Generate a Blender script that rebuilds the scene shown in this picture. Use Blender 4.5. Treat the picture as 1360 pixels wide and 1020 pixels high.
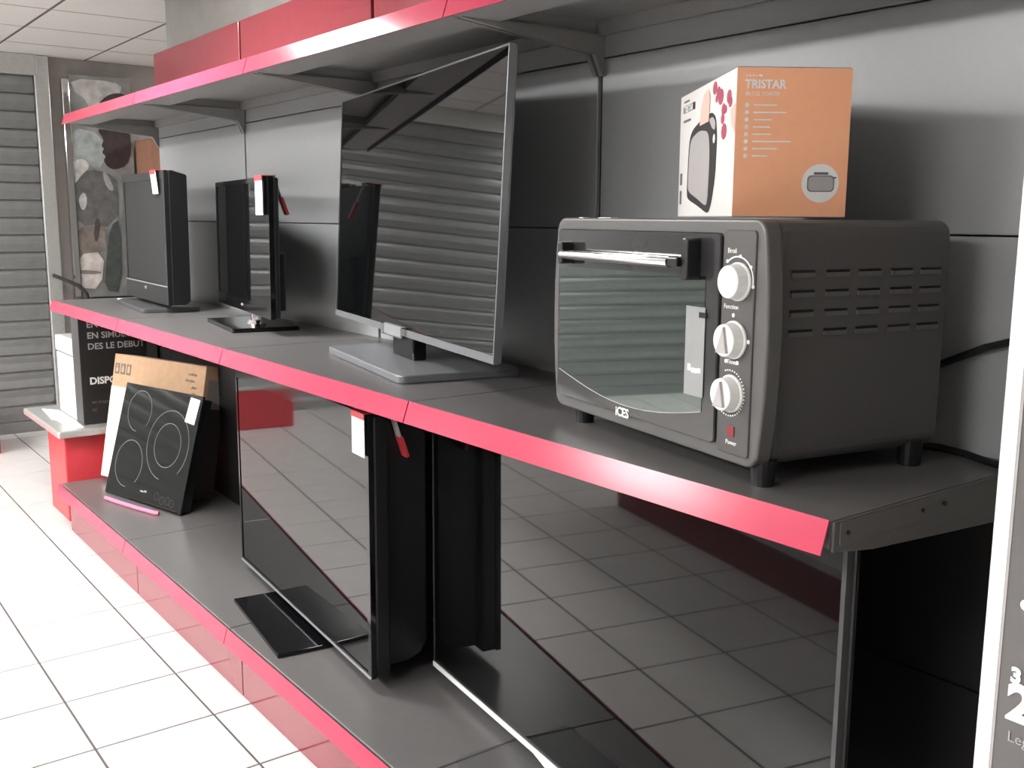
import bpy, bmesh, math, random
from mathutils import Vector, Matrix
random.seed(4)
PI = math.pi
for o in list(bpy.data.objects):
    bpy.data.objects.remove(o)
S = bpy.context.scene
COL = S.collection

# ------------------------------------------------------------------ camera
YAW, PITCH, ROLL, FPX, HC = 0.92822, 0.163761, -0.0049618, 1342.66, 1.38
cy, sy, cp, sp = math.cos(YAW), math.sin(YAW), math.cos(PITCH), math.sin(PITCH)
fw = Vector((-sy*cp, cy*cp, -sp)); rt = Vector((cy, sy, 0)); dn = fw.cross(rt)
cr, sr = math.cos(ROLL), math.sin(ROLL)
r2 = cr*rt + sr*dn; d2 = -sr*rt + cr*dn
cam_d = bpy.data.cameras.new('camera'); cam = bpy.data.objects.new('camera', cam_d); COL.objects.link(cam)
cam.matrix_world = Matrix(((r2.x, -d2.x, -fw.x, 0), (r2.y, -d2.y, -fw.y, 0), (r2.z, -d2.z, -fw.z, HC), (0, 0, 0, 1)))
cam_d.sensor_width = 36; cam_d.lens = FPX/1360*36; cam_d.clip_start = 0.02
S.camera = cam
# ------------------------------------------------------------------ world, exposure, lamp strengths
w = bpy.data.worlds.new('world'); S.world = w; w.use_nodes = True
w.node_tree.nodes['Background'].inputs[0].default_value = (0.9, 0.95, 1, 1)
w.node_tree.nodes['Background'].inputs[1].default_value = 0.02
S.view_settings.view_transform = 'Standard'; S.view_settings.look = 'None'
S.view_settings.gamma = 1; S.view_settings.use_curve_mapping = False
S.view_settings.exposure = 0.0
# ceiling lamps: x, y, size x, size y, strength
LAMPS = [(-3.32, 0.50, 0.6, 0.54, 70), (-3.99, -1.82, 1.1, 0.54, 70), (-6.23, -0.70, 1.1, 0.54, 42), (-2.31, -1.82, 1.1, 0.54, 60), (-0.63, -1.82, 1.1, 0.54, 52), (-6.2, 3.2, 0.54, 0.54, 34), (-5.50, -3.50, 1.1, 0.54, 90)]

# ------------------------------------------------------------------ materials
def lin(c):
    c = c/255.0
    return c/12.92 if c <= 0.04045 else ((c+0.055)/1.055)**2.4
def C(r, g=None, b=None):
    if g is None: g = b = r
    return (lin(r), lin(g), lin(b), 1)
def mat(name, col, rough=0.5, metal=0.0, spec=0.5, noise=0.0, nscale=40, bump=0.0, coat=0.0, stretch=None, emit=None):
    m = bpy.data.materials.new(name); m.use_nodes = True
    nt = m.node_tree; b = nt.nodes['Principled BSDF']
    b.inputs['Base Color'].default_value = col; b.inputs['Roughness'].default_value = rough
    b.inputs['Metallic'].default_value = metal; b.inputs['Specular IOR Level'].default_value = spec
    b.inputs['Coat Weight'].default_value = coat; b.inputs['Coat Roughness'].default_value = 0.04
    if noise or bump:
        tc = nt.nodes.new('ShaderNodeTexCoord'); mp = nt.nodes.new('ShaderNodeMapping')
        n = nt.nodes.new('ShaderNodeTexNoise'); n.inputs['Scale'].default_value = nscale; n.inputs['Detail'].default_value = 5
        if stretch: mp.inputs['Scale'].default_value = stretch
        nt.links.new(tc.outputs['Object'], mp.inputs[0]); nt.links.new(mp.outputs[0], n.inputs['Vector'])
        if noise:
            r = nt.nodes.new('ShaderNodeMixRGB'); r.blend_type = 'MULTIPLY'; r.inputs[0].default_value = 1
            r.inputs[1].default_value = col
            mr = nt.nodes.new('ShaderNodeMapRange'); mr.inputs[1].default_value = 0.3; mr.inputs[2].default_value = 0.7
            mr.inputs[3].default_value = 1-noise; mr.inputs[4].default_value = 1+noise
            nt.links.new(n.outputs['Fac'], mr.inputs[0]); nt.links.new(mr.outputs[0], r.inputs[2])
            nt.links.new(r.outputs[0], b.inputs['Base Color'])
        if bump:
            bp = nt.nodes.new('ShaderNodeBump'); bp.inputs['Strength'].default_value = bump; bp.inputs['Distance'].default_value = 0.002
            nt.links.new(n.outputs['Fac'], bp.inputs['Height']); nt.links.new(bp.outputs[0], b.inputs['Normal'])
    if emit:
        b.inputs['Emission Color'].default_value = emit[0]; b.inputs['Emission Strength'].default_value = emit[1]
    return m
M = {}
M['tile'] = mat('glazed floor tile', C(206, 203, 201), 0.34, noise=0.04, nscale=9, bump=0.01)
M['grout'] = mat('grout', C(84, 81, 80), 0.8, noise=0.1)
M['ceil'] = mat('mineral ceiling tile', C(220, 217, 214), 0.9, noise=0.05, nscale=90, bump=0.2)
M['grid'] = mat('ceiling grid', C(96, 93, 90), 0.7, noise=0.05)
M['wall'] = mat('painted wall', C(150, 148, 144), 0.8, noise=0.05, nscale=14, bump=0.1)
M['wall_t'] = mat('taupe wall', C(164, 158, 153), 0.8, noise=0.05, nscale=14, bump=0.1)
M['panel'] = mat('grey enamelled panel', C(160, 162, 164), 0.3, noise=0.02, nscale=60, spec=0.5)
M['panel_d'] = mat('black lower panel', C(26, 25, 26), 0.5, noise=0.05)
M['upright'] = mat('dark upright', C(30, 30, 30), 0.6, noise=0.05)
M['deck'] = mat('grey steel shelf', C(97, 95, 95), 0.3, noise=0.05, nscale=25, spec=0.5)
M['deck_l'] = mat('light steel shelf underside', C(150, 149, 148), 0.45, noise=0.04)
M['rail'] = mat('red price rail', C(194, 62, 90), 0.17, noise=0.02, spec=0.4)
M['plinth'] = mat('red gloss plinth', C(136, 30, 50), 0.1, spec=0.9)
M['redpanel'] = mat('red header panel', C(138, 46, 58), 0.16, noise=0.04, nscale=30)
M['shutter'] = mat('galvanised shutter slat', C(150, 152, 152), 0.3, metal=0.6, noise=0.06, nscale=20)
M['steel'] = mat('brushed steel', C(205, 205, 203), 0.3, metal=0.6, noise=0.05)
M['silver'] = mat('silver plastic', C(176, 178, 182), 0.3, metal=0.5, noise=0.03)
M['chrome'] = mat('chrome', C(225), 0.08, metal=1.0, noise=0.01)
M['black'] = mat('black plastic', C(24, 24, 26), 0.35, noise=0.05)
M['blackgloss'] = mat('piano black', C(14, 14, 16), 0.08, noise=0.03)
M['screen'] = mat('dark glass screen', C(10, 11, 12), 0.03, noise=0.02, spec=0.5)
M['screen_m'] = mat('matt screen', C(46, 46, 46), 0.5, noise=0.03, spec=0.15)
M['oven'] = mat('anthracite enamel', C(84, 82, 82), 0.38, noise=0.04, nscale=160, bump=0.03)
M['ovenframe'] = mat('grey oven frame', C(102, 101, 100), 0.35, metal=0.2, noise=0.03)
M['ovendoor'] = mat('smoked door', C(52, 52, 53), 0.12, noise=0.03, spec=0.7)
M['ovenglass'] = mat('mirrored oven glass', C(112, 120, 117), 0.03, metal=1.0, noise=0.01)
M['white'] = mat('white plastic', C(236, 236, 234), 0.35, noise=0.02)
M['white_ink'] = mat('white ink', C(240), 0.6, noise=0.01)
M['paper'] = mat('white paper', C(244), 0.7, noise=0.01)
M['red'] = mat('red plastic', C(200, 62, 70), 0.35, noise=0.03)
M['railback'] = mat('dull rail back', C(78, 56, 58), 0.6, noise=0.03)
M['pink'] = mat('pink plastic', C(240, 130, 160), 0.3, noise=0.03)
M['orange'] = mat('orange print', C(255, 186, 146), 0.5, noise=0.02, nscale=80)
M['cardwhite'] = mat('white card', C(232, 230, 228), 0.5, noise=0.02)
M['card'] = mat('brown cardboard', C(196, 160, 128), 0.8, noise=0.06, nscale=30)
M['card_d'] = mat('dull brown cardboard', C(150, 108, 88), 0.8, noise=0.06, nscale=30)
M['card_s'] = mat('shaded brown carton', C(78, 66, 64), 0.7, noise=0.06, nscale=30)
M['cream'] = mat('cream carton glare', C(240, 234, 222), 0.6, noise=0.02)
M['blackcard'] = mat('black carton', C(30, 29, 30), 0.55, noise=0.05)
M['greyink'] = mat('grey ink', C(112, 104, 98), 0.7, noise=0.02)
M['darkink'] = mat('dark ink', C(40, 38, 38), 0.7, noise=0.02)
M['hob'] = mat('black ceramic glass', C(22, 23, 23), 0.06, noise=0.03)
M['ring'] = mat('grey hob print', C(112), 0.4, noise=0.02)
M['salmon'] = mat('salmon print', C(240, 190, 176), 0.6, noise=0.02)
M['berry'] = mat('berry print', C(176, 76, 100), 0.6, noise=0.02)
M['greyprint'] = mat('silver print', C(176, 172, 172), 0.6, noise=0.03)
M['midprint'] = mat('mid grey print', C(104, 102, 102), 0.6, noise=0.04)
M['glass'] = mat('clear stand glass', C(110, 112, 112), 0.05, noise=0.01)
M['glass'].node_tree.nodes['Principled BSDF'].inputs['Alpha'].default_value = 0.12
M['brightsilver'] = mat('bright silver trim', C(250), 0.3, noise=0.01)
M['tvgrey'] = mat('dark grey television frame', C(74, 74, 76), 0.35, noise=0.03)
M['silver2'] = mat('dull silver frame', C(132, 134, 138), 0.32, metal=0.4, noise=0.03)
M['cable'] = mat('black cable', C(18), 0.5, noise=0.03)
M['lamp'] = mat('lamp diffuser', C(255), 0.5, emit=((1, 0.985, 0.96, 1), 1.0))
M['sign'] = mat('grey board print', C(104, 101, 101), 0.35, noise=0.06, nscale=6)
M['fixture'] = mat('white lamp housing', C(220), 0.5, noise=0.02)

# ------------------------------------------------------------------ mesh helpers
def rail_prism(prof, x0, x1):
    m = MB().prism(prof, 'x', x0, x1)
    m.m[4] = 1
    return m
class MB:
    def __init__(s): s.v = []; s.f = []; s.m = []
    def add(s, vs, fs, mi=0):
        n = len(s.v); s.v += [tuple(p) for p in vs]
        for f in fs: s.f.append([n+i for i in f]); s.m.append(mi)
        return s
    def box(s, x0, x1, y0, y1, z0, z1, mi=0):
        v = [(x, y, z) for x in (x0, x1) for y in (y0, y1) for z in (z0, z1)]
        return s.add(v, [(0, 1, 3, 2), (4, 6, 7, 5), (0, 4, 5, 1), (2, 3, 7, 6), (0, 2, 6, 4), (1, 5, 7, 3)], mi)
    def prism(s, prof, axis, a, b, mi=0):
        # prof: list of 2D points in the remaining axes, in order; extruded along axis from a to b
        def P(p, t):
            return {'x': (t, p[0], p[1]), 'y': (p[0], t, p[1]), 'z': (p[0], p[1], t)}[axis]
        n = len(prof)
        v = [P(p, a) for p in prof]+[P(p, b) for p in prof]
        f = [tuple(range(n-1, -1, -1)), tuple(range(n, 2*n))]+[(i, (i+1) % n, n+(i+1) % n, n+i) for i in range(n)]
        return s.add(v, f, mi)
    def cyl(s, c, axis, r, a, b, n=20, mi=0, r2=None):
        r2 = r if r2 is None else r2
        def P(u, v_, t):
            return {'x': (t, c[0]+u, c[1]+v_), 'y': (c[0]+u, t, c[1]+v_), 'z': (c[0]+u, c[1]+v_, t)}[axis]
        A = [2*PI*i/n for i in range(n)]
        v = [P(r*math.cos(t), r*math.sin(t), a) for t in A]+[P(r2*math.cos(t), r2*math.sin(t), b) for t in A]
        f = [tuple(range(n-1, -1, -1)), tuple(range(n, 2*n))]+[(i, (i+1) % n, n+(i+1) % n, n+i) for i in range(n)]
        return s.add(v, f, mi)
    def tube(s, pts, r, n=8, mi=0):
        pts = [Vector(p) for p in pts]; k = len(s.v)
        for i, p in enumerate(pts):
            t = (pts[min(i+1, len(pts)-1)]-pts[max(i-1, 0)]).normalized()
            a = t.cross(Vector((0, 0, 1)))
            if a.length < 1e-3: a = t.cross(Vector((0, 1, 0)))
            a.normalize(); b = t.cross(a)
            for j in range(n):
                q = p+r*(math.cos(2*PI*j/n)*a+math.sin(2*PI*j/n)*b); s.v.append(tuple(q))
        for i in range(len(pts)-1):
            for j in range(n):
                s.f.append([k+i*n+j, k+i*n+(j+1) % n, k+(i+1)*n+(j+1) % n, k+(i+1)*n+j]); s.m.append(mi)
        s.f.append([k+j for j in range(n)]); s.m.append(mi)
        e = k+(len(pts)-1)*n; s.f.append([e+j for j in range(n-1, -1, -1)]); s.m.append(mi)
        return s
    def ring(s, cx, cz, ro, ri, y0, y1, a0=0, a1=2*PI, n=48, mi=0, sx=1.0):
        # flat ring (arc) in the x-z plane
        k = len(s.v); full = abs(a1-a0-2*PI) < 1e-6
        for i in range(n+1):
            t = a0+(a1-a0)*i/n
            for r, y in ((ro, y0), (ri, y0), (ri, y1), (ro, y1)):
                s.v.append((cx+sx*r*math.cos(t), y, cz+r*math.sin(t)))
        for i in range(n):
            for j in range(4):
                a = k+i*4+j; b = k+i*4+(j+1) % 4
                s.f.append([a, b, b+4, a+4]); s.m.append(mi)
        return s
    def mesh(s, name, mats, bevel=0, seg=2, smooth=False):
        me = bpy.data.meshes.new(name); me.from_pydata(s.v, [], s.f)
        for m in mats: me.materials.append(m)
        for p, i in zip(me.polygons, s.m): p.material_index = min(i, len(mats)-1)
        bm = bmesh.new(); bm.from_mesh(me)
        bmesh.ops.recalc_face_normals(bm, faces=bm.faces)
        if bevel:
            ed = [e for e in bm.edges if len(e.link_faces) == 2 and e.calc_face_angle(0) > 0.6]
            bmesh.ops.bevel(bm, geom=ed, offset=bevel, segments=seg, affect='EDGES', profile=0.5)
        bm.to_mesh(me); bm.free()
        if smooth:
            for p in me.polygons: p.use_smooth = True
        return me
    def build(s, name, mats, parent=None, bevel=0, seg=2, smooth=False, loc=(0, 0, 0), rot=(0, 0, 0)):
        if not isinstance(mats, (list, tuple)): mats = [mats]
        return link(name, s.mesh(name, mats, bevel, seg, smooth), parent, loc, rot)
def link(name, me, parent=None, loc=(0, 0, 0), rot=(0, 0, 0)):
    o = bpy.data.objects.new(name, me); COL.objects.link(o)
    o.parent = parent; o.location = loc; o.rotation_euler = rot
    return o
def tag(o, label=None, cat=None, group=None, kind=None):
    if label: o['label'] = label
    if cat: o['category'] = cat
    if group: o['group'] = group
    if kind: o['kind'] = kind
    return o
def thing(name, loc, rz=0, label=None, cat=None, group=None, kind=None):
    o = bpy.data.objects.new(name, None); COL.objects.link(o)
    o.empty_display_size = 0.05; o.location = loc; o.rotation_euler = (0, 0, rz)
    return tag(o, label, cat, group, kind)
def rrect(x0, x1, z0, z1, r, n=5):
    out = []
    for cx, cz, a in ((x1-r, z0+r, -PI/2), (x1-r, z1-r, 0), (x0+r, z1-r, PI/2), (x0+r, z0+r, PI)):
        for i in range(n+1):
            t = a+PI/2*i/n; out.append((cx+r*math.cos(t), cz+r*math.sin(t)))
    return out
def text(name, body, size, m, parent, loc, rot, align='LEFT', sx=1.0, bold=0.0):
    cu = bpy.data.curves.new('t', 'FONT'); cu.body = body; cu.size = size; cu.align_x = align
    cu.extrude = 0.0003; cu.offset = bold; cu.resolution_u = 3
    o = bpy.data.objects.new('t', cu); COL.objects.link(o)
    me = bpy.data.meshes.new_from_object(o); bpy.data.objects.remove(o); bpy.data.curves.remove(cu)
    me.name = name; me.materials.clear(); me.materials.append(m)
    for p in me.polygons: p.material_index = 0
    r = link(name, me, parent, loc, rot); r.scale = (sx, 1, 1)
    return r
FRONT = (PI/2, 0, 0)            # lettering on a face that looks towards -Y
SIDE = (PI/2, 0, PI/2)          # lettering on a face that looks towards +X

# ================================================================== SETTING
X0, X1, Y0, Y1, ZC = -7.0, 2.2, -4.5, 4.0, 2.35
floor = tag(MB().box(X0-.1, X1+.1, Y0-.1, Y1+.1, -0.1, -0.0025).build('floor', M['grout']), kind='structure')
TX, TY = 0.3212, 0.3175
tme = MB().box(-TX/2+.0034, TX/2-.0034, -TY/2+.0034, TY/2-.0034, -0.01, 0).mesh('tile', [M['tile']], bevel=0.0012, seg=1)
rest = MB()
nx0 = int((X0+2.937)/TX)-2
for i in range(nx0, 18):
    for j in range(-14, 12):
        x = -2.937+TX*(i+.5); y = 0.92+TY*(j+.5)
        xa, xb, ya, yb = max(x-TX/2, X0), min(x+TX/2, X1), max(y-TY/2, Y0), min(y+TY/2, Y1)
        if xb-xa < .02 or yb-ya < .02: continue
        whole = xb-xa > TX-.001 and yb-ya > TY-.001
        if whole and x < -1.0 and -1.75 < y < 1.1:
            link('tile', tme, floor, (x, y, 0))
        elif whole and x < -4.6 and y >= 1.1 and y < 1.7:
            link('tile', tme, floor, (x, y, 0))
        else:
            rest.box(xa+.0034, xb-.0034, ya+.0034, yb-.0034, -.01, 0)
tag(rest.build('floor_tiling', M['tile'], floor), kind='stuff')

ceiling = tag(MB().box(X0-.1, X1+.1, Y0-.1, Y1+.1, ZC+.0015, ZC+.1).build('ceiling', M['grid']), kind='structure')
CT = 0.56
cme = MB().box(-CT/2+.008, CT/2-.008, -CT/2+.008, CT/2-.008, 0, .006).mesh('ceiling_tile', [M['ceil']], bevel=0.001, seg=1)
rest = MB()
for i in range(-4, 16):
    for j in range(-12, 6):
        x = -5.39+CT*(i+.5); y = 1.26+CT*(j+.5)
        xa, xb, ya, yb = max(x-CT/2, X0), min(x+CT/2, X1), max(y-CT/2, Y0), min(y+CT/2, Y1)
        if xb-xa < .02 or yb-ya < .02: continue
        if xb-xa > CT-.001 and yb-ya > CT-.001 and x < -4.8 and y > -1:
            link('ceiling_tile', cme, ceiling, (x, y, ZC))
        else:
            rest.box(xa+.008, xb-.008, ya+.008, yb-.008, ZC, ZC+.006)
tag(rest.build('ceiling_tiling', M['ceil'], ceiling), kind='stuff')

tag(MB().box(X0-.1, X0, Y0, Y1, 0, ZC).build('wall_left', M['wall_t']), kind='structure')
tag(MB().box(X1, X1+.1, Y0, Y1, 0, ZC).build('wall_right', M['wall']), kind='structure')
tag(MB().box(X0, X1, Y0-.1, Y0, 0, ZC).build('wall_front', M['wall']), kind='structure')
tag(MB().box(X0, X1, Y1, Y1+.1, 0, ZC).build('wall_rear', M['wall_t']), kind='structure')
tag(MB().box(-4.76, X1, 1.6, Y1, 0, ZC).build('wall_back', M['wall']), kind='structure')

# ------------------------------------------------------------------ ceiling lamps (outside the frame, placed by highlights except the added fill lamps)
LL = ['square-edged fluorescent ceiling lamp nearest the grey shelving', 'fluorescent ceiling lamp over the aisle farther from the shelving',
      'fluorescent ceiling lamp nearest the roller shutter', 'added fill lamp on the ceiling over the low shelving across the aisle', 'added fill lamp on the ceiling farthest from the roller shutter', 'small square ceiling lamp in the recess behind the shelving end', 'fluorescent ceiling lamp nearest the front wall']
for (x, y, sx_, sy_, e), lb in zip(LAMPS, LL):
    t = thing('ceiling_lamp', (x, y, ZC), 0, lb, 'ceiling lamp', kind=None)
    MB().box(-sx_/2, sx_/2, -sy_/2, sy_/2, -.03, 0).build('lamp_housing', M['fixture'], t)
    lm = M['lamp'].copy(); lm.name = 'lamp diffuser'
    lm.node_tree.nodes['Principled BSDF'].inputs['Emission Strength'].default_value = e
    MB().box(-sx_/2+.02, sx_/2-.02, -sy_/2+.02, sy_/2-.02, -.036, -.03).build('lamp_diffuser', lm, t)

# ------------------------------------------------------------------ roller shutter on the left wall
sh = thing('roller_shutter', (X0, -1.3, 0), 0, 'closed grey metal roller shutter covering the left wall', 'roller shutter')
YW = 2.80
PT = 0.1075
prof = [(0.010, 0), (0.040, 0), (0.0405, .004), (0.036, .008), (0.037, .02), (0.041, .05), (0.040, .075), (0.037, .094), (0.024, .096), (0.024, .1045), (0.010, .1045)]
sme = MB().prism([(a, b) for a, b in prof], 'y', -YW, YW).mesh('slat', [M['shutter']])
for k in range(20):
    link('slat', sme, sh, (0, 0, 0.075+k*PT))
MB().box(.01, .05, -YW, YW, 0, .072).build('bottom_bar', M['shutter'], sh, bevel=.004)
MB().box(.0, .08, -YW, YW+.02, .075+20*PT, ZC-.001).build('shutter_box', M['steel'], sh, bevel=.004)
MB().box(.0, .075, YW, YW+.085, 0, ZC-.004).box(.0, .06, YW+.0, YW+.02, 0, ZC-.004).build('guide_rail', M['steel'], sh, bevel=.006)

# ================================================================== GREY AND RED SHELVING
BX = [-4.70, -3.705, -2.71, -1.715, -0.72]
g = thing('shelving_unit', (0, 1.52, 0), 0, 'long grey metal shelving along the wall with red price rails and red plinth', 'shelving')
gy = 1.52
def LP(y): return y-gy
PZ = [0.20, 0.625, 0.99, 1.355, 1.72]
for i in range(4):
    a, b = BX[i]+.007, BX[i+1]-.007
    for k in range(4):
        dark = k < 2
        MB().box(a, b, 0, .012, PZ[k]+.0015, PZ[k+1]-.0015).build('back_panel', M['panel_d'] if dark else M['panel'], g, bevel=.0015, seg=1)
    MB().box(a, b, 0, .012, 1.7215, 1.801).build('back_panel', M['panel'], g, bevel=.0015, seg=1)
    tag(MB().box(a+.002, b-.002, -.006, .012, 1.803, 2.085).build('header_panel', M['redpanel'], g, bevel=.002, seg=1), 'red header panel above the top shelf')
for x in BX:
    MB().box(x-.02, x+.02, .013, .06, 0, 2.08).build('upright', M['upright'], g)
# base
for i in range(4):
    a, b = BX[i]+.0022, BX[i+1]-.0022
    off = .07 if i == 0 else .04
    pb = BX[i+1]+.04 if i < 3 else BX[i+1]
    tag(MB().box(BX[i]+off+.0035, pb-.0035, LP(1.028), LP(1.045), 0.0005, .165).build('plinth', M['plinth'], g), 'red glossy plinth panel')
    s = MB().box(a, b, LP(1.012), LP(1.518), .178, .20).build('base_deck', M['deck'], g, bevel=.002, seg=1)
    tag(rail_prism([(LP(1.003), .2015), (LP(.990), .156), (LP(.992), .1555), (LP(1.006), .199)], a, b).build('price_rail', [M['rail'], M['railback']], s), 'red slanted rail')
# middle shelf and top shelf
def shelf(i, ztop, yf, seen_end):
    a, b = BX[i]+.0022, BX[i+1]-.0022
    m = MB()
    m.box(a, b, LP(yf+.012), LP(1.517), ztop-.004, ztop)                 # plate
    m.box(a, b, LP(yf+.012), LP(yf+.016), ztop-.036, ztop-.004)          # front flange
    m.box(a, b, LP(yf+.016), LP(yf+.12), ztop-.036, ztop-.033)           # folded front return
    m.box(a, b, LP(yf+.117), LP(yf+.12), ztop-.033, ztop-.018)
    m.box(a, b, LP(1.505), LP(1.517), ztop-.034, ztop-.004)              # rear flange
    m.box(a, a+.002, LP(yf+.016), LP(1.517), ztop-.03, ztop-.004)
    m.box(b-.002, b, LP(yf+.016), LP(1.517), ztop-.03, ztop-.004)
    s = m.build('shelf', M['deck'] if ztop < 1.5 else M['deck_l'], g)
    tag(rail_prism([(LP(yf+.008), ztop+.002), (LP(yf-.006), ztop-.041), (LP(yf-.004), ztop-.0415), (LP(yf+.0105), ztop-.001)], a, b).build('price_rail', [M['rail'], M['railback']], s), 'red slanted rail')
    for x in (a+.006, b-.009):
        zb = ztop-.032
        MB().prism([(LP(yf+.03), zb), (LP(yf+.03), zb-.006), (LP(1.49), zb-.042), (LP(1.512), zb-.085), (LP(1.518), zb-.085), (LP(1.518), zb)], 'x', x-.004, x+.007).build('bracket', M['deck_l'] if ztop > 1.5 else M['deck'], s)
    if seen_end:
        e = MB().prism([(LP(yf+.014), ztop-.001), (LP(yf+.014), ztop-.04), (LP(yf+.10), ztop-.052), (LP(1.49), ztop-.075), (LP(1.512), ztop-.12), (LP(1.518), ztop-.12), (LP(1.518), ztop-.001)], 'x', b, b+.004)
        e.build('end_plate', M['deck'], s, bevel=.0008, seg=1)
        MB().prism(rrect(LP(yf+.025), LP(yf+.225), ztop-.033, ztop-.003, .003), 'x', b+.004, b+.0055).build('end_cap', M['deck'], s, bevel=.0005, seg=1)
        for q in (.04, .205, .26):
            MB().cyl((LP(yf+q), ztop-.018), 'x', .003, b+.004, b+.0075, 10).build('screw', M['upright'], s)
for i in range(4):
    shelf(i, 1.014, 1.018, i == 3)
    shelf(i, 1.80, 1.118, i == 3)

# ------------------------------------------------------------------ low shelving across the aisle (seen mirrored in the screens)
g2 = thing('shelving_unit', (-2.9, -.22, 0), 0, 'low shelving across the aisle with a dark red plinth, seen mirrored in the lower screens', 'shelving')
MB().box(-1., 1., -.02, 0, 0, .155).build('plinth', M['plinth'], g2)
MB().box(-1., 1., -.46, .01, .16, .19).build('base_deck', M['fixture'], g2)
MB().box(-1., 1., -.48, -.46, .19, 1.0).build('back_panel', M['panel'], g2)
MB().box(-1., 1., -.45, -.08, .70, .73).build('shelf', M['deck'], g2)

# red low counter by the shutter
rc = thing('red_counter', (-6.45, .62, 0), 0, 'low red counter block standing before the roller shutter', 'counter')
MB().box(-.3, .05, -.42, .445, 0, .26).build('counter_body', M['red'], rc, bevel=.006)
MB().box(-.31, .06, -.43, .45, .262, .285).build('counter_top', M['steel'], rc, bevel=.004)

# ================================================================== SCREENS
def tv(loc, yaw, lean, wd, h, d, z0, bz, frame, scr, label, body=None, name='television'):
    t = thing(name, loc, yaw, label, 'television')
    L, R_, T, B = bz
    rot = (-lean, 0, 0); o = (0, 0, z0)
    m = MB()
    m.box(-wd/2, -wd/2+L, 0, .014, 0, h).box(wd/2-R_, wd/2, 0, .014, 0, h)
    m.box(-wd/2+L, wd/2-R_, 0, .014, h-T, h).box(-wd/2+L, wd/2-R_, 0, .014, 0, B)
    m.build('bezel', frame, t, loc=o, rot=rot)
    MB().box(-wd/2+L, wd/2-R_, .0025, .012, B, h-T).build('screen', scr, t, loc=o, rot=rot)
    if body is None: MB().box(-wd/2+.001, wd/2-.001, .014, d, .001, h-.001).build('housing', frame, t, loc=o, rot=rot, bevel=.003)
    else: body.build('housing', M['black'], t, loc=o, rot=rot, bevel=.006)
    return t
# --- large silver-framed set on the middle shelf
t3 = tv((-2.167, 1.27, 1.014), -.193, .054, 1.124, .618, .020, .076, (.003, .004, .003, .017), M['silver2'], M['screen'],
        'largest television on the middle shelf, thin silver frame and silver plate stand')
MB().prism(rrect(-.29, .29, -.10, .20, .02), 'z', 0, .019).build('stand_base', M['silver2'], t3, loc=(-.008, .0, 0), bevel=.003)
MB().box(-.075, .075, .01, .045, .019, .105).build('stand_neck', M['blackgloss'], t3, bevel=.004)
m = MB().box(-.105, .05, -.012, .004, .070, .0745).box(-.105, -.098, -.012, .004, .070, .098).box(.043, .05, -.012, .004, .070, .098)
tag(m.build('stand_clip', M['chrome'], t3, bevel=.002), 'chrome clip under the screen')
MB().box(-.097, .042, -.006, .003, .0746, .098).build('clip_face', M['silver'], t3)
# --- second set
b2 = MB().box(-.368, .368, .014, .032, .002, .428).box(-.25, .30, .032, .068, .02, .2)
t2 = tv((-3.268, 1.31, 1.014), -.154, .013, .74, .431, .02, .052, (.016, .018, .016, .04), M['blackgloss'], M['screen'],
        'slim black television standing between the thick grey-screened set and the largest one', b2)
MB().prism(rrect(-.195, .195, -.10, .115, .006), 'z', 0, .014).build('stand_base', M['blackgloss'], t2, loc=(.03, .015, 0), bevel=.002)
MB().cyl((.085, .025), 'z', .032, .0135, .026, 24, r2=.026).cyl((.085, .03), 'z', .02, .025, .08, 20).build('stand_neck', M['chrome'], t2, smooth=False)
MB().box(-.014, .014, -.001, 0, .016, .024).build('maker_badge', M['silver'], t2, loc=(0, 0, .052), rot=(-.013, 0, 0))
# --- thick leftmost set
b1 = MB().prism([(.014, .001), (.014, .499), (.03, .502), (.086, .486), (.086, .015), (.07, .001)], 'x', -.329, .329)
t1 = tv((-4.141, 1.26, 1.014), -.06, .01, .66, .50, .08, .03, (.03, .03, .03, .075), M['black'], M['screen_m'],
        'thick black television with a dull grey screen, leftmost on the middle shelf', b1)
tag(MB().box(-.325, .325, -.002, .001, .068, .072).build('trim_line', M['silver'], t1, loc=(0, 0, .03), rot=(-.01, 0, 0)), 'thin light line under the screen')
MB().box(-.012, .012, -.002, 0, .045, .056).build('maker_badge', M['silver'], t1, loc=(0, 0, .03), rot=(-.01, 0, 0))
MB().prism(rrect(-.27, .27, -.09, .13, .02), 'z', 0, .016).build('stand_base', M['tvgrey'], t1, loc=(0, .02, 0), rot=(0, 0, -.05), bevel=.003)
MB().box(-.10, .10, .03, .07, .016, .06).build('stand_neck', M['black'], t1, bevel=.004)
# --- set on the base deck (left)
b4 = MB().box(-.531, .531, .014, .055, .001, .673).prism([(.055, .012), (.055, .655), (.15, .645), (.172, .61), (.172, .06), (.155, .03), (.12, .014)], 'x', -.50, .505)
t4 = tv((-2.639, 1.19, .20), -.085, .003, 1.064, .674, .06, .035, (.012, .02, .05, .012), M['blackgloss'], M['screen'],
        'deep black television on the bottom shelf with a black plate in front', b4)
tag(MB().box(-.53, .53, -.002, .002, -.001, .005).build('lower_trim', M['silver'], t4, loc=(0, 0, .035)), 'thin silver line along the lower edge')
MB().prism(rrect(-.232, .232, -.125, .09, .004), 'z', 0, .012).build('stand_base', M['blackgloss'], t4, loc=(-.01, 0, 0), rot=(0, 0, -.042), bevel=.002)
MB().box(-.18, .2, .02, .05, .012, .05).build('stand_neck', M['blackgloss'], t4, bevel=.003)
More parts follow.
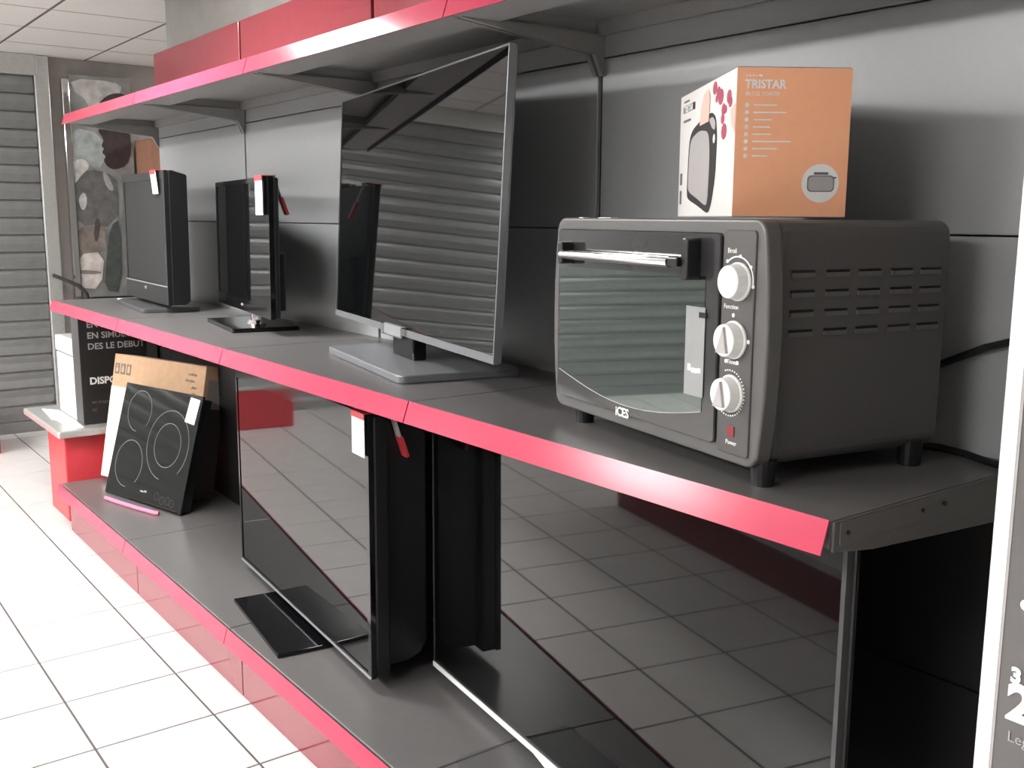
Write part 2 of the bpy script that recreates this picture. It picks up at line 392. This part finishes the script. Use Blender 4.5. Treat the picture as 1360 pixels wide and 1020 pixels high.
# --- set on the base deck (right)
t5 = tv((-1.452, 1.252, .20), -.117, 0, 1.326, .715, .03, .024, (.002, .008, .01, .014), M['tvgrey'], M['screen'],
        'widest television on the bottom shelf with a bright silver lower edge',
        MB().box(-.668, .668, .014, .022, .001, .714).box(-.4, .4, .022, .05, .03, .5))
tag(MB().prism([(-.16, .001), (-.10, -.012), (.12, -.012), (.18, .001)], 'y', -.004, .012).build('chin', M['brightsilver'], t5, loc=(0, 0, .024), bevel=.001), 'silver chin under the lower edge')
MB().box(-.663, .663, -.003, .001, 0, .012).build('lower_trim', M['brightsilver'], t5, loc=(0, 0, .024))
MB().prism(rrect(-.255, .255, -.150, .11, .022), 'z', 0, .008).build('stand_base', M['glass'], t5, bevel=.002)
MB().box(-.06, .06, .02, .05, .008, .04).build('stand_neck', M['blackgloss'], t5)

# ------------------------------------------------------------------ price tags hung over the sets
def price_tag(parent_tv, x, ztop, d, ww, hh, label, yaw, tail=True, skew=0.0, tdx=0.0):
    # the tag is a thing of its own, given world placement from the set it hangs on
    p = Matrix.Translation(parent_tv.location) @ Matrix.Rotation(parent_tv.rotation_euler[2], 4, 'Z') @ Vector((x, 0, ztop))
    t = thing('price_tag', p, parent_tv.rotation_euler[2]+yaw, label, 'price tag')
    MB().prism([(-ww/2+skew, -hh), (ww/2+skew, -hh), (ww/2, .0), (-ww/2, .0)], 'y', -.006, -.0045).build('card', M['paper'], t)
    tag(MB().box(-ww/2-.001, ww/2+.001, -.0062, d+.006, .0015, .004).box(-ww/2-.001, ww/2+.001, -.0075, -.0055, -.012, .004).build('holder', M['red'], t, bevel=.0008, seg=1), 'red folded holder')
    if tail:
        tag(MB().prism([(d+.006, .003), (d+.027, -.07), (d+.032, -.07), (d+.009, .004)], 'x', tdx-.008, tdx+.018).build('tail', M['greyprint'], t), 'pale plastic strip')
        tag(MB().prism([(d+.024, -.062), (d+.042, -.115), (d+.05, -.112), (d+.032, -.06)], 'x', tdx-.010, tdx+.020).build('tail_tip', M['red'], t), 'red end of the strip')
    return t
price_tag(t1, .215, .53, .05, .075, .085, 'white price tag with red top on the thick grey-screened television', 0, tail=False, skew=.03)
price_tag(t2, .295, .483, .032, .085, .115, 'white price tag with red top on the slim black television between two others', 0)
price_tag(t4, .49, .709, .06, .075, .105, 'white price tag with red top on the black television of the bottom shelf', 0, tdx=.028)

# ================================================================== OVEN
ov = thing('mini_oven', (-1.147, 1.116, 1.014), -.182, 'large grey tabletop oven with three white knobs on the middle shelf', 'oven')
Z = .028
H = .336
for x in (-.225, .262):
    for y in (.03, .31):
        MB().cyl((x, y), 'z', .016, 0, Z+.01, 16, r2=.019).build('foot', M['black'], ov)
def bulge(x0, x1, z0, z1, r, k, inset=0):
    pts = []
    base = rrect(x0+inset, x1-inset, z0+inset, z1-inset, r)
    for (x, z) in base: pts.append((x, z))
    out = []
    n = len(pts)
    for i in range(n):
        a = pts[i]; b = pts[(i+1) % n]; out.append(a)
        if abs(a[0]-b[0]) < 1e-6 and abs(a[1]-b[1]) > .1:
            for q in range(1, 8):
                t = q/8; out.append((a[0]+(b[0]-a[0])*t, a[1]+(b[1]-a[1])*t))
    cz = (z0+z1)/2; hz = (z1-z0)/2
    return [(x+(k*(1-((z-cz)/hz)**2) if x > (x0+x1)/2 else -k*(1-((z-cz)/hz)**2)), z) for x, z in out]
MB().prism(bulge(-.277, .277, Z, Z+H, .022, .0), 'y', .03, .349).build('body', M['oven'], ov, bevel=.006, seg=3)
MB().prism(bulge(-.279, .279, Z-.001, Z+H+.001, .020, .014), 'y', 0, .027).build('front_frame', M['ovenframe'], ov, bevel=.004, seg=3)
dr = MB().prism(bulge(-.272, .190, Z+.020, Z+.318, .008, .0), 'y', -.006, .001).build('door', M['ovendoor'], ov, bevel=.0015, seg=1)
arch = [(-.262, Z+.252), (-.262, Z+.068)]
for q in range(0, 13):
    t = q/12; x = -.262+.422*t
    arch.append((x, Z+.068-.032*math.sin(PI*t*.93)))
arch += [(.160, Z+.060), (.160, Z+.256)]
dr.location = (.005, 0, 0)
wn = MB().prism(arch, 'y', -.0068, -.0061).build('door_window', M['ovenglass'], dr)
ln = MB().tube([(x, -.007, z) for x, z in arch[2:15]], .0007, 6).build('window_edge', M['greyprint'], dr)
hd = MB().cyl((0, 0), 'x', .0075, -.212, .106, 18)
hd2 = MB(); hd2.v = [(x, y-.032, z+Z+.275) for x, y, z in hd.v]; hd2.f = hd.f; hd2.m = hd.m
tag(hd2.build('handle', M['chrome'], dr, smooth=False), 'chrome handle bar')
tag(MB().prism(rrect(.130, .147, Z+.250, Z+.310, .007), 'y', -.030, -.006).box(.104, .131, -.037, -.027, Z+.269, Z+.282).build('handle_bracket', M['black'], dr, bevel=.002), 'black handle bracket')
MB().prism(rrect(-.232, -.216, Z+.258, Z+.296, .007), 'y', -.030, -.006).build('handle_bracket', M['black'], dr, bevel=.002)
tag(MB().box(.118, .163, -.0078, -.007, Z+.082, Z+.212).build('sticker', mat('pale film label', C(150, 152, 152), .3, noise=.03), dr), 'pale label on the glass')
MB().box(.126, .133, -.0084, -.0078, Z+.118, Z+.128).box(.135, .149, -.0084, -.0078, Z+.116, Z+.123).box(.150, .157, -.0084, -.0078, Z+.117, Z+.124).build('sticker_print', M['white_ink'], dr)
MB().box(.15, .166, -.0088, -.0068, Z+.197, Z+.205).build('sticker_clip', M['black'], dr)
text('lettering', 'iCES', .021, M['white_ink'], dr, (-.070, -.0066, Z+.0165), FRONT, sx=1.0, bold=.0006)
# control panel
cpn = MB().prism(rrect(.198, .266, Z+.012, Z+.322, .006), 'y', -.003, .001).build('control_panel', M['oven'], ov, bevel=.001, seg=1)
for k, zz in enumerate((.253, .173, .098)):
    kx = (.235, .2305, .228)[k]
    kb = MB().cyl((kx, Z+zz), 'y', .0265, -.003, -.008, 32).cyl((kx, Z+zz), 'y', .0245, -.008, -.024, 32, r2=.022)
    kn = tag(kb.build('knob', M['white'], ov, bevel=.0012, seg=1), 'white round knob')
    if k: MB().prism([(kx-.010, Z+zz-.017), (kx+.012, Z+zz-.016), (kx+.004, Z+zz+.019)], 'y', -.0285, -.024).build('pointer', M['greyprint'], kn)
    dm = MB(); kx -= .005
    if k == 0:
        dm.ring(kx, Z+zz, .0345, .0325, -.0036, -.003, -.05*PI, .72*PI, 30)
        for a in (-.05, .2, .45, .72, 1.0): dm.cyl((kx+.0345*math.cos(a*PI), Z+zz+.0345*math.sin(a*PI)), 'y', .0026, -.0038, -.003, 8)
    elif k == 1:
        for a in (0, .5, 1.0, 1.38, 1.62): dm.cyl((kx+.0335*math.cos(a*PI), Z+zz+.0335*math.sin(a*PI)), 'y', .003, -.0038, -.003, 8)
    else:
        for q in range(28):
            a = (-.75+1.35*q/27)*PI; dm.cyl((kx+.032*math.cos(a), Z+zz+.032*math.sin(a)), 'y', .0013, -.0038, -.003, 6)
        dm.cyl((kx-.032, Z+zz), 'y', .002, -.0038, -.003, 8)
    tag(dm.build('dial_marks', M['white_ink'], ov), kind='stuff')
text('dial_lettering', 'Broil', .010, M['white_ink'], ov, (.208, -.0034, Z+.291), FRONT)
text('dial_lettering', 'Function', .009, M['white_ink'], ov, (.204, -.0034, Z+.215), FRONT)
text('dial_lettering', 'Timer', .009, M['white_ink'], ov, (.215, -.0034, Z+.139), FRONT)
text('dial_lettering', 'Power', .009, M['white_ink'], ov, (.219, -.0034, Z+.026), FRONT)
tag(MB().box(.223, .237, -.0045, -.003, Z+.038, Z+.052).build('pilot_light', mat('dull red lens', C(140, 50, 52), .3, noise=.02), ov), 'small dull red pilot light')
# louvres on the right side
vm = MB().box(0, .0015, 0, .041, 0, .0035, 0).prism([(0, -.006), (.041, -.006), (.041, 0), (0, 0)], 'x', 0, .003, 1)
vme = vm.mesh('vent_slot', [M['cable'], M['ovenframe']])
for r in range(4):
    for q, yy in enumerate((.049, .111, .170, .232, .290)):
        link('vent_slot', vme, ov, (.2772, yy, Z+.2655-.0268*r))
# two bright film scraps on the top edge of the frame
tag(MB().box(-.205, -.19, -.001, .01, Z+H+.0008, Z+H+.002).box(-.14, -.10, -.001, .012, Z+H+.0008, Z+H+.002).build('film_scrap', M['white'], ov), 'bright scraps of film on the top edge')
# power cord
tag(MB().tube([(-.905, 1.47, 1.13), (-.86, 1.497, 1.155), (-.80, 1.507, 1.185), (-.74, 1.508, 1.205), (-.68, 1.508, 1.214), (-.60, 1.508, 1.21)], .006, 8).build('power_cable', M['cable']),
    'black cable rising along the grey wall panel behind the oven', 'cable')
tag(MB().tube([(-.90, 1.475, 1.0205), (-.85, 1.49, 1.0205), (-.80, 1.48, 1.0205), (-.76, 1.46, 1.0205), (-.73, 1.45, 1.0205)], .006, 8).build('power_cable', M['cable']),
    'black cable lying on the middle shelf behind the oven', 'cable')

# ================================================================== TOASTER BOX
bxw, bxd, bxh = .37, .165, .207
tb = thing('toaster_box', (-1.139, 1.232, 1.3815), -.595, 'orange and white toaster carton standing on the grey oven', 'carton')
MB().box(-bxw/2, bxw/2, 0, bxd, 0, bxh).build('carton_body', [M['cardwhite']], tb, bevel=.0015, seg=1)
tag(MB().box(bxw/2, bxw/2+.0005, .0005, bxd-.0005, .001, bxh-.001).build('side_overlay', M['orange'], tb), 'orange printed side')
MB().box(-bxw/2+.002, bxw/2-.002, .002, bxd-.002, bxh, bxh+.001).build('top_flap', M['card_d'], tb)
XS = bxw/2+.0006
text('side_lettering', 'TRISTAR', .0165, M['white_ink'], tb, (XS, .012, .1785), SIDE, sx=.93, bold=.0005)
text('side_lettering', 'BR-2122  TOASTER', .0075, M['white_ink'], tb, (XS, .013, .1685), SIDE, sx=.78)
im = MB()
for q in range(5): im.box(XS, XS+.0003, .013+.0045*q, .0155+.0045*q, .1945, .1968)
im.cyl((.0345, .1955), 'x', .002, XS, XS+.0003, 10)
for q in range(8):
    zz = .1555-.0100*q
    if q in (3, 4, 6): im.box(XS, XS+.0003, .0135, .0185, zz-.0025, zz+.0025)
    else: im.cyl((.016, zz), 'x', .003, XS, XS+.0003, 10)
    im.box(XS, XS+.0003, .0255, .0255+(.033, .047, .026, .024, .026, .055, .036, .022)[q], zz-.0009, zz+.0009)
tag(im.build('feature_list', M['white_ink'], tb), kind='stuff')
MB().cyl((.126, .048), 'x', .027, XS, XS+.0003, 32).build('picture_disc', M['white_ink'], tb)
pm = MB().prism([(a, b) for a, b in rrect(.107, .146, .036, .059, .006)], 'x', XS+.0004, XS+.0006, 1)
pm.prism(rrect(.1085, .1445, .0375, .0575, .005), 'x', XS+.0007, XS+.0009, 0)
pm.prism(rrect(.116, .137, .060, .0635, .0012), 'x', XS+.0004, XS+.0006, 1).box(XS+.0004, XS+.0006, .145, .149, .055, .057, 1)
pm.build('small_toaster_print', [M['greyprint'], M['midprint']], tb)
# front print (toaster picture)
def arcs(pts, it=2):
    for _ in range(it):
        pts = [q for i in range(len(pts)) for a, b in [(pts[i], pts[(i+1) % len(pts)])] for q in ((a[0]*.8+b[0]*.2, a[1]*.8+b[1]*.2), (a[0]*.2+b[0]*.8, a[1]*.2+b[1]*.8))]
    return pts
MB().prism(arcs([(-.114, .045), (-.108, .030), (-.03, .018), (.043, .004), (.062, .02), (.082, .06), (.086, .120), (.074, .150), (.045, .160), (-.02, .154), (-.085, .143), (-.108, .125)]), 'y', -.0006, -.0003).build('toaster_dark_side_print', M['darkink'], tb)  # dark right side and bottom edge of the printed toaster
MB().prism(arcs([(-.106, .048), (-.09, .040), (-.03, .029), (.030, .016), (.040, .03), (.043, .10), (.030, .132), (-.03, .138), (-.085, .130), (-.100, .115)]), 'y', -.0009, -.0007).build('toaster_print', M['greyprint'], tb)
MB().prism(arcs([(.052, .135), (.070, .130), (.074, .142), (.056, .152), (.03, .150)]), 'y', -.0009, -.0007).build('toaster_top_print', M['greyprint'], tb)
MB().cyl((.068, .118), 'y', .007, -.0011, -.0009, 12).build('toaster_knob_print', M['white_ink'], tb)
f2 = MB().prism([(-.03, .145), (.03, .147), (.034, .185), (.022, .196), (-.004, .192), (-.022, .175)], 'y', -.0011, -.001)
f2.v = f2.v
f2.build('bread_print', M['salmon'], tb)
f3 = MB()
for (x, z, r) in ((.062, .193, .010), (.085, .184, .009), (.10, .176, .012), (.148, .171, .010), (.156, .163, .008), (.118, .156, .009), (.115, .143, .008), (.125, .124, .012), (.13, .155, .006), (.075, .176, .006)):
    f3.prism([(x+1.3*r*math.cos(2*PI*i/10), z+r*math.sin(2*PI*i/10)) for i in range(10)], 'y', -.0006, -.0003)
f3.build('berry_print', M['berry'], tb)
MB().prism([(.158, .152), (.184, .158), (.184, .118), (.165, .13)], 'y', -.0006, -.0003).build('orange_print', M['salmon'], tb)
MB().box(-.158, -.07, -.0006, -.0003, .176, .188).build('front_logo_block', M['darkink'], tb)
text('front_lettering', 'TRISTAR', .0155, M['white_ink'], tb, (-.153, -.0007, .1765), FRONT, sx=1.15, bold=.0003)
for q in ((-.155, -.115, .193, .196), (-.155, -.10, .160, .164), (-.17, -.155, .055, .075), (-.17, -.157, .022, .045)):
    MB().box(q[0], q[1], -.0006, -.0003, q[2], q[3]).build('front_small_print', M['greyink'], tb)

# ================================================================== BOTTOM SHELF, LEFT END
hb = thing('ceramic_hob', (-4.158, 1.193, .2), .252, 'black glass cooking hob with ring marks leaning against a carton', 'hob')
HL = -.281
hw, hh = .562, .485
MB().box(-hw/2, hw/2, .003, .012, .004, hh).build('glass_plate', M['hob'], hb, rot=(HL, 0, 0), bevel=.002)
MB().box(-hw/2+.012, hw/2-.012, .012, .055, .016, hh-.012).build('hob_casing', M['black'], hb, rot=(HL, 0, 0))
for nm, (x, z, r, a0, a1) in dict(a=(-.140, .375, .088, .02, 1.75), b=(-.145, .150, .100, .0, 1.78), c=(.105, .262, .145, .0, 1.72), d=(.105, .262, .092, 0, 2)).items():
    MB().ring(x, z, r, r-.003, .0022, .003, (a0-.25)*PI, (a1-.25)*PI, 48).build('ring_mark', M['ring'], hb, rot=(HL, 0, 0))
MB().box(-.02, .004, .0022, .003, .05, .056).box(.008, .024, .0022, .003, .052, .06).build('maker_badge', M['silver'], hb, rot=(HL, 0, 0))
km = MB()
for x, z in ((.10, .05), (.14, .04), (.18, .045), (.21, .04)): km.ring(x, z, .016, .0145, .0022, .003, n=20)
km.build('touch_marks', mat('faint print', C(74), .4, noise=.02), hb, rot=(HL, 0, 0))
pt = thing('price_tag', (-4.158, 1.193, .2), .252, 'white price label stuck on the black glass hob', 'price tag')
MB().prism([(.192, .372), (.258, .366), (.268, .468), (.202, .474)], 'y', .0006, .0021).build('card', M['paper'], pt, rot=(HL, 0, 0))
cb = thing('hob_carton', (-4.345, 1.264, .2), .299, 'brown carton, lower front painted bright, leaning behind the black hob', 'carton')
CL = -.196
cw, ch, cdp = .65, .576, .111
MB().box(-cw/2, cw/2, 0, cdp, .022, ch).build('carton_body', M['card'], cb, rot=(CL, 0, 0), bevel=.002, seg=1)
tag(MB().box(-cw/2+.001, cw/2-.001, -.0008, -.0002, .024, .430).build('lower_glare', M['cream'], cb, rot=(CL, 0, 0)), 'cream lower part, painted glare')  # strong light on the lower front, painted on as cream
im = MB()
for q in range(3):
    x = -.312+.043*q
    im.box(x, x+.034, -.0008, -.0002, .487, .535)
im.build('handling_marks', M['greyink'], cb, rot=(CL, 0, 0))
im = MB()
for q in range(3):
    x = -.312+.043*q
    im.box(x+.009, x+.025, -.0013, -.0009, .497, .515+.004*q).box(x+.013, x+.021, -.0013, -.0009, .519, .529)
im.build('handling_symbols', M['card'], cb, rot=(CL, 0, 0))
for q, (tx, x) in enumerate((('cooktop', .215), ('hob glass', .20), ('placa', .245), ('plita', .25))):
    pv = text('carton_lettering', tx, .017, M['greyink'], cb, (0, 0, 0), (0, 0, 0))
    pv.matrix_local = Matrix.Rotation(CL, 4, 'X') @ Matrix.Translation((x, -.001, .528-.027*q)) @ Matrix.Rotation(PI/2, 4, 'X')
MB().box(cw/2+.0002, cw/2+.0008, .02, .10, .40, .52).build('carton_label', mat('dull label', C(150, 142, 138), .6, noise=.03), cb, rot=(CL, 0, 0))
tag(MB().box(cw/2+.0001, cw/2+.0006, .001, cdp-.001, .024, .398).build('side_overlay', M['card_s'], cb, rot=(CL, 0, 0)), 'side with shade painted dark brown')  # shade on this side of the carton, put in as darker brown
tag(MB().tube([(-4.31, 1.098, .2085), (-4.20, 1.125, .2085), (-4.08, 1.158, .2085), (-3.965, 1.196, .2085), (-3.955, 1.206, .2085)], .0085, 8).build('plastic_strip', M['pink']),
    'pink plastic strip lying in front of the black hob', 'strip')

# counter at the shelving end with steel top
mc = thing('end_counter', (-5.08, 1.05, 0), 0, 'red counter with a steel top at the far end of the shelving', 'counter')
MB().box(0, .32, .0, .42, 0, .395).build('counter_body', M['red'], mc, bevel=.006)
tag(MB().box(-.34, .375, -.035, .5, .397, .43).build('counter_top', M['steel'], mc, bevel=.008, seg=2), 'brushed steel top')
bc = thing('black_carton', (-4.862, 1.15, .431), 0, 'tall black carton with white lettering on the steel-topped counter', 'carton')
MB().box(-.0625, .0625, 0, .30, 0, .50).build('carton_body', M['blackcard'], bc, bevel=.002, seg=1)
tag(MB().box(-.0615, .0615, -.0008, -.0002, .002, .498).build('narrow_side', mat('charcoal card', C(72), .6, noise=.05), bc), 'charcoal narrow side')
BXS = .0631
for q, tx in enumerate(('EN LIVE', 'EN SIMULTANE', 'DES LE DEBUT')):
    text('carton_lettering', tx, .040, M['greyprint'], bc, (BXS, .035, .445-.05*q), SIDE, bold=.0008)
text('carton_lettering', 'DISPO', .044, M['white_ink'], bc, (BXS, .035, .185), SIDE, bold=.0015)
text('carton_lettering', 'en magasin', .022, M['greyink'], bc, (BXS, .04, .095), SIDE)
text('carton_lettering', 'ici', .022, M['greyink'], bc, (BXS, .04, .06), SIDE)
wb = thing('white_appliance', (-5.09, 1.15, .4315), 0, 'white boxy appliance with a lid seam on the steel-topped counter', 'appliance')
MB().box(-.155, .155, 0, .25, 0, .295).build('appliance_body', M['white'], wb, bevel=.006)
MB().box(-.158, .158, -.003, .253, .301, .375).build('lid', M['white'], wb, bevel=.006)
MB().box(-.15, .15, .005, .245, .295, .301).build('lid_seam', M['black'], wb)
MB().box(-.14, .14, .015, .235, .375, .377).build('lid_top', M['greyprint'], wb)
tag(MB().prism([(-5.34, 1.085), (-5.02, 1.06), (-4.99, 1.075), (-4.76, 1.085), (-4.75, 1.135), (-4.93, 1.14), (-5.25, 1.143)], 'z', .4302, .4312).build('paper_sheet', M['paper']),
    'white paper sheet on the steel counter top', 'paper')

# ================================================================== FAR WALL: poster stand, tall cabinet, brown box
ps = thing('poster_stand', (-6.93, 1.95, 0), 0, 'tall grey poster of a person in profile before the left wall', 'poster')
MB().box(-.02, .3, -.24, .12, 0, .84).build('stand_base', M['black'], ps, bevel=.004)
MB().box(-.02, .0, -.25, .125, .85, 2.25).build('poster_panel', mat('poster grey', C(142, 142, 140), .4, noise=.3, nscale=9), ps)
def pp(name, pts, m):
    prof = [(y-1.95, z) for y, z in pts]
    for _ in range(1):
        prof = [q for i in range(len(prof)) for a, b in [(prof[i], prof[(i+1) % len(prof)])] for q in ((a[0]*.75+b[0]*.25, a[1]*.75+b[1]*.25), (a[0]*.25+b[0]*.75, a[1]*.25+b[1]*.75))]
    return MB().prism(prof, 'x', .0005+.0006*pp.k, .001+.0006*pp.k).build(name, m, ps)
pp.k = 0
pp.k += 1; pp('poster_print', [(1.705, 2.225), (1.970, 2.228), (2.039, 2.186), (1.914, 2.065), (1.828, 2.022), (1.788, 2.112), (1.735, 2.136)], mat('poster ink', C(190, 188, 186), .45, noise=.28, nscale=16))
pp.k += 1; pp('poster_print', [(1.687, 1.930), (1.886, 1.894), (1.895, 1.733), (1.844, 1.665), (1.764, 1.719), (1.684, 1.678)], mat('poster ink', C(160, 167, 167), .45, noise=.28, nscale=16))
pp.k += 1; pp('poster_print', [(1.680, 1.678), (1.710, 1.726), (1.765, 1.733), (1.799, 1.682), (1.741, 1.633), (1.690, 1.556)], mat('poster ink', C(214, 214, 212), .45, noise=.28, nscale=16))
pp.k += 1; pp('poster_print', [(1.847, 2.023), (1.869, 2.080), (1.918, 2.130), (1.966, 2.153), (2.027, 2.157), (2.068, 2.122), (2.063, 2.027)], mat('poster ink', C(66, 60, 60), .45, noise=.28, nscale=16))
pp.k += 1; pp('poster_print', [(1.850, 1.920), (1.906, 1.932), (2.058, 1.931), (2.065, 1.797), (2.030, 1.699), (1.948, 1.668), (1.906, 1.686), (1.880, 1.728), (1.901, 1.752), (1.874, 1.775), (1.890, 1.804), (1.872, 1.817), (1.893, 1.861)], mat('poster ink', C(60, 50, 52), .45, noise=.28, nscale=16))
pp.k += 1; pp('poster_print', [(1.676, 1.547), (1.721, 1.604), (1.789, 1.672), (1.918, 1.648), (1.966, 1.582), (1.951, 1.309), (1.684, 1.300)], mat('poster ink', C(104, 104, 104), .45, noise=.28, nscale=16))
pp.k += 1; pp('poster_print', [(1.714, 1.491), (1.753, 1.529), (1.768, 1.472), (1.745, 1.405), (1.719, 1.424)], mat('poster ink', C(190, 190, 190), .45, noise=.28, nscale=16))
pp.k += 1; pp('poster_print', [(1.872, 1.665), (1.899, 1.647), (1.940, 1.542), (1.911, 1.532), (1.877, 1.589)], mat('poster ink', C(170, 170, 170), .45, noise=.28, nscale=16))
pp.k += 1; pp('poster_print', [(1.684, 1.300), (1.871, 1.329), (1.869, 1.134), (1.682, 1.128)], mat('poster ink', C(132, 122, 116), .45, noise=.28, nscale=16))
pp.k += 1; pp('poster_print', [(1.808, 1.367), (1.844, 1.348), (1.817, 1.203), (1.790, 1.223)], mat('poster ink', C(80, 70, 68), .45, noise=.28, nscale=16))
pp.k += 1; pp('poster_print', [(1.678, 1.128), (1.856, 1.144), (1.818, 0.900), (1.678, 0.915)], mat('poster ink', C(206, 198, 194), .45, noise=.28, nscale=16))
pp.k += 1; pp('poster_print', [(1.685, 1.031), (1.825, 1.018), (1.823, 0.998), (1.684, 1.002)], mat('poster ink', C(140, 130, 126), .45, noise=.28, nscale=16))
pp.k += 1; pp('poster_print', [(1.898, 1.310), (1.968, 1.358), (1.950, 0.875), (1.836, 0.889), (1.863, 1.115)], mat('poster ink', C(78, 82, 80), .45, noise=.28, nscale=16))
MB().box(-.02, .02, -.30, -.252, .0, 2.22).build('pole', M['chrome'], ps, bevel=.008)
tc_ = thing('tall_cabinet', (-6.78, 2.09, 0), 0, 'tall dark cabinet beyond the leftmost television', 'cabinet')
MB().box(-.2, .15, -.0, .5, 0, 1.63).build('cabinet_body', M['black'], tc_, bevel=.004)
MB().box(.15, .162, .01, .49, .05, 1.6).build('cabinet_door', M['black'], tc_, bevel=.003)
tag(MB().box(-6.95, -6.64, 2.095, 2.30, 1.632, 1.86).build('cardboard_box', M['card_d'], bevel=.003), 'brown cardboard box above the leftmost television, before the far wall', 'cardboard box')
tag(MB().tube([(-6.90, 1.53, 1.0), (-6.60, 1.60, .95), (-6.58, 1.64, .90), (-6.58, 1.655, .80), (-6.58, 1.66, .3)], .012, 8).build('power_cable', M['cable']), 'black cable hanging beside the shutter rail', 'cable')
tag(MB().ring(0, 0, .011, .008, 0, .004, n=20).build('plastic_ring', M['white'], loc=(-4.60, 1.285, 1.018), rot=(-PI/2, 0, 0)), 'small pale ring lying at the left end of the middle shelf', 'ring')

# ================================================================== BOARD AT THE RIGHT EDGE
bd = thing('display_carton', (-.505, 1.0, 0), 0, 'grey printed carton with a white edge standing at the right of the picture', 'carton')
MB().box(0, 1.2, 0, .16, 0, 1.75).build('carton_body', M['sign'], bd, bevel=.002, seg=1)
tag(MB().box(-.0005, .0155, -.0012, .05, 0, 1.752).build('edge_trim', M['paper'], bd), 'white edge')
MB().box(.0155, .0185, -.0008, .0, 0, 1.75).build('edge_line', M['greyprint'], bd)
text('board_lettering', '2', .055, M['white_ink'], bd, (.0285, -.001, .871), FRONT, bold=.0022)
text('board_lettering', '3', .022, M['white_ink'], bd, (.030, -.001, .911), FRONT, bold=.0012)
text('board_lettering', 'Leger', .016, M['greyprint'], bd, (.032, -.001, .846), FRONT)
MB().cyl((.039, .995), 'y', .006, -.001, -.0001, 16).build('board_dot', M['white_ink'], bd)
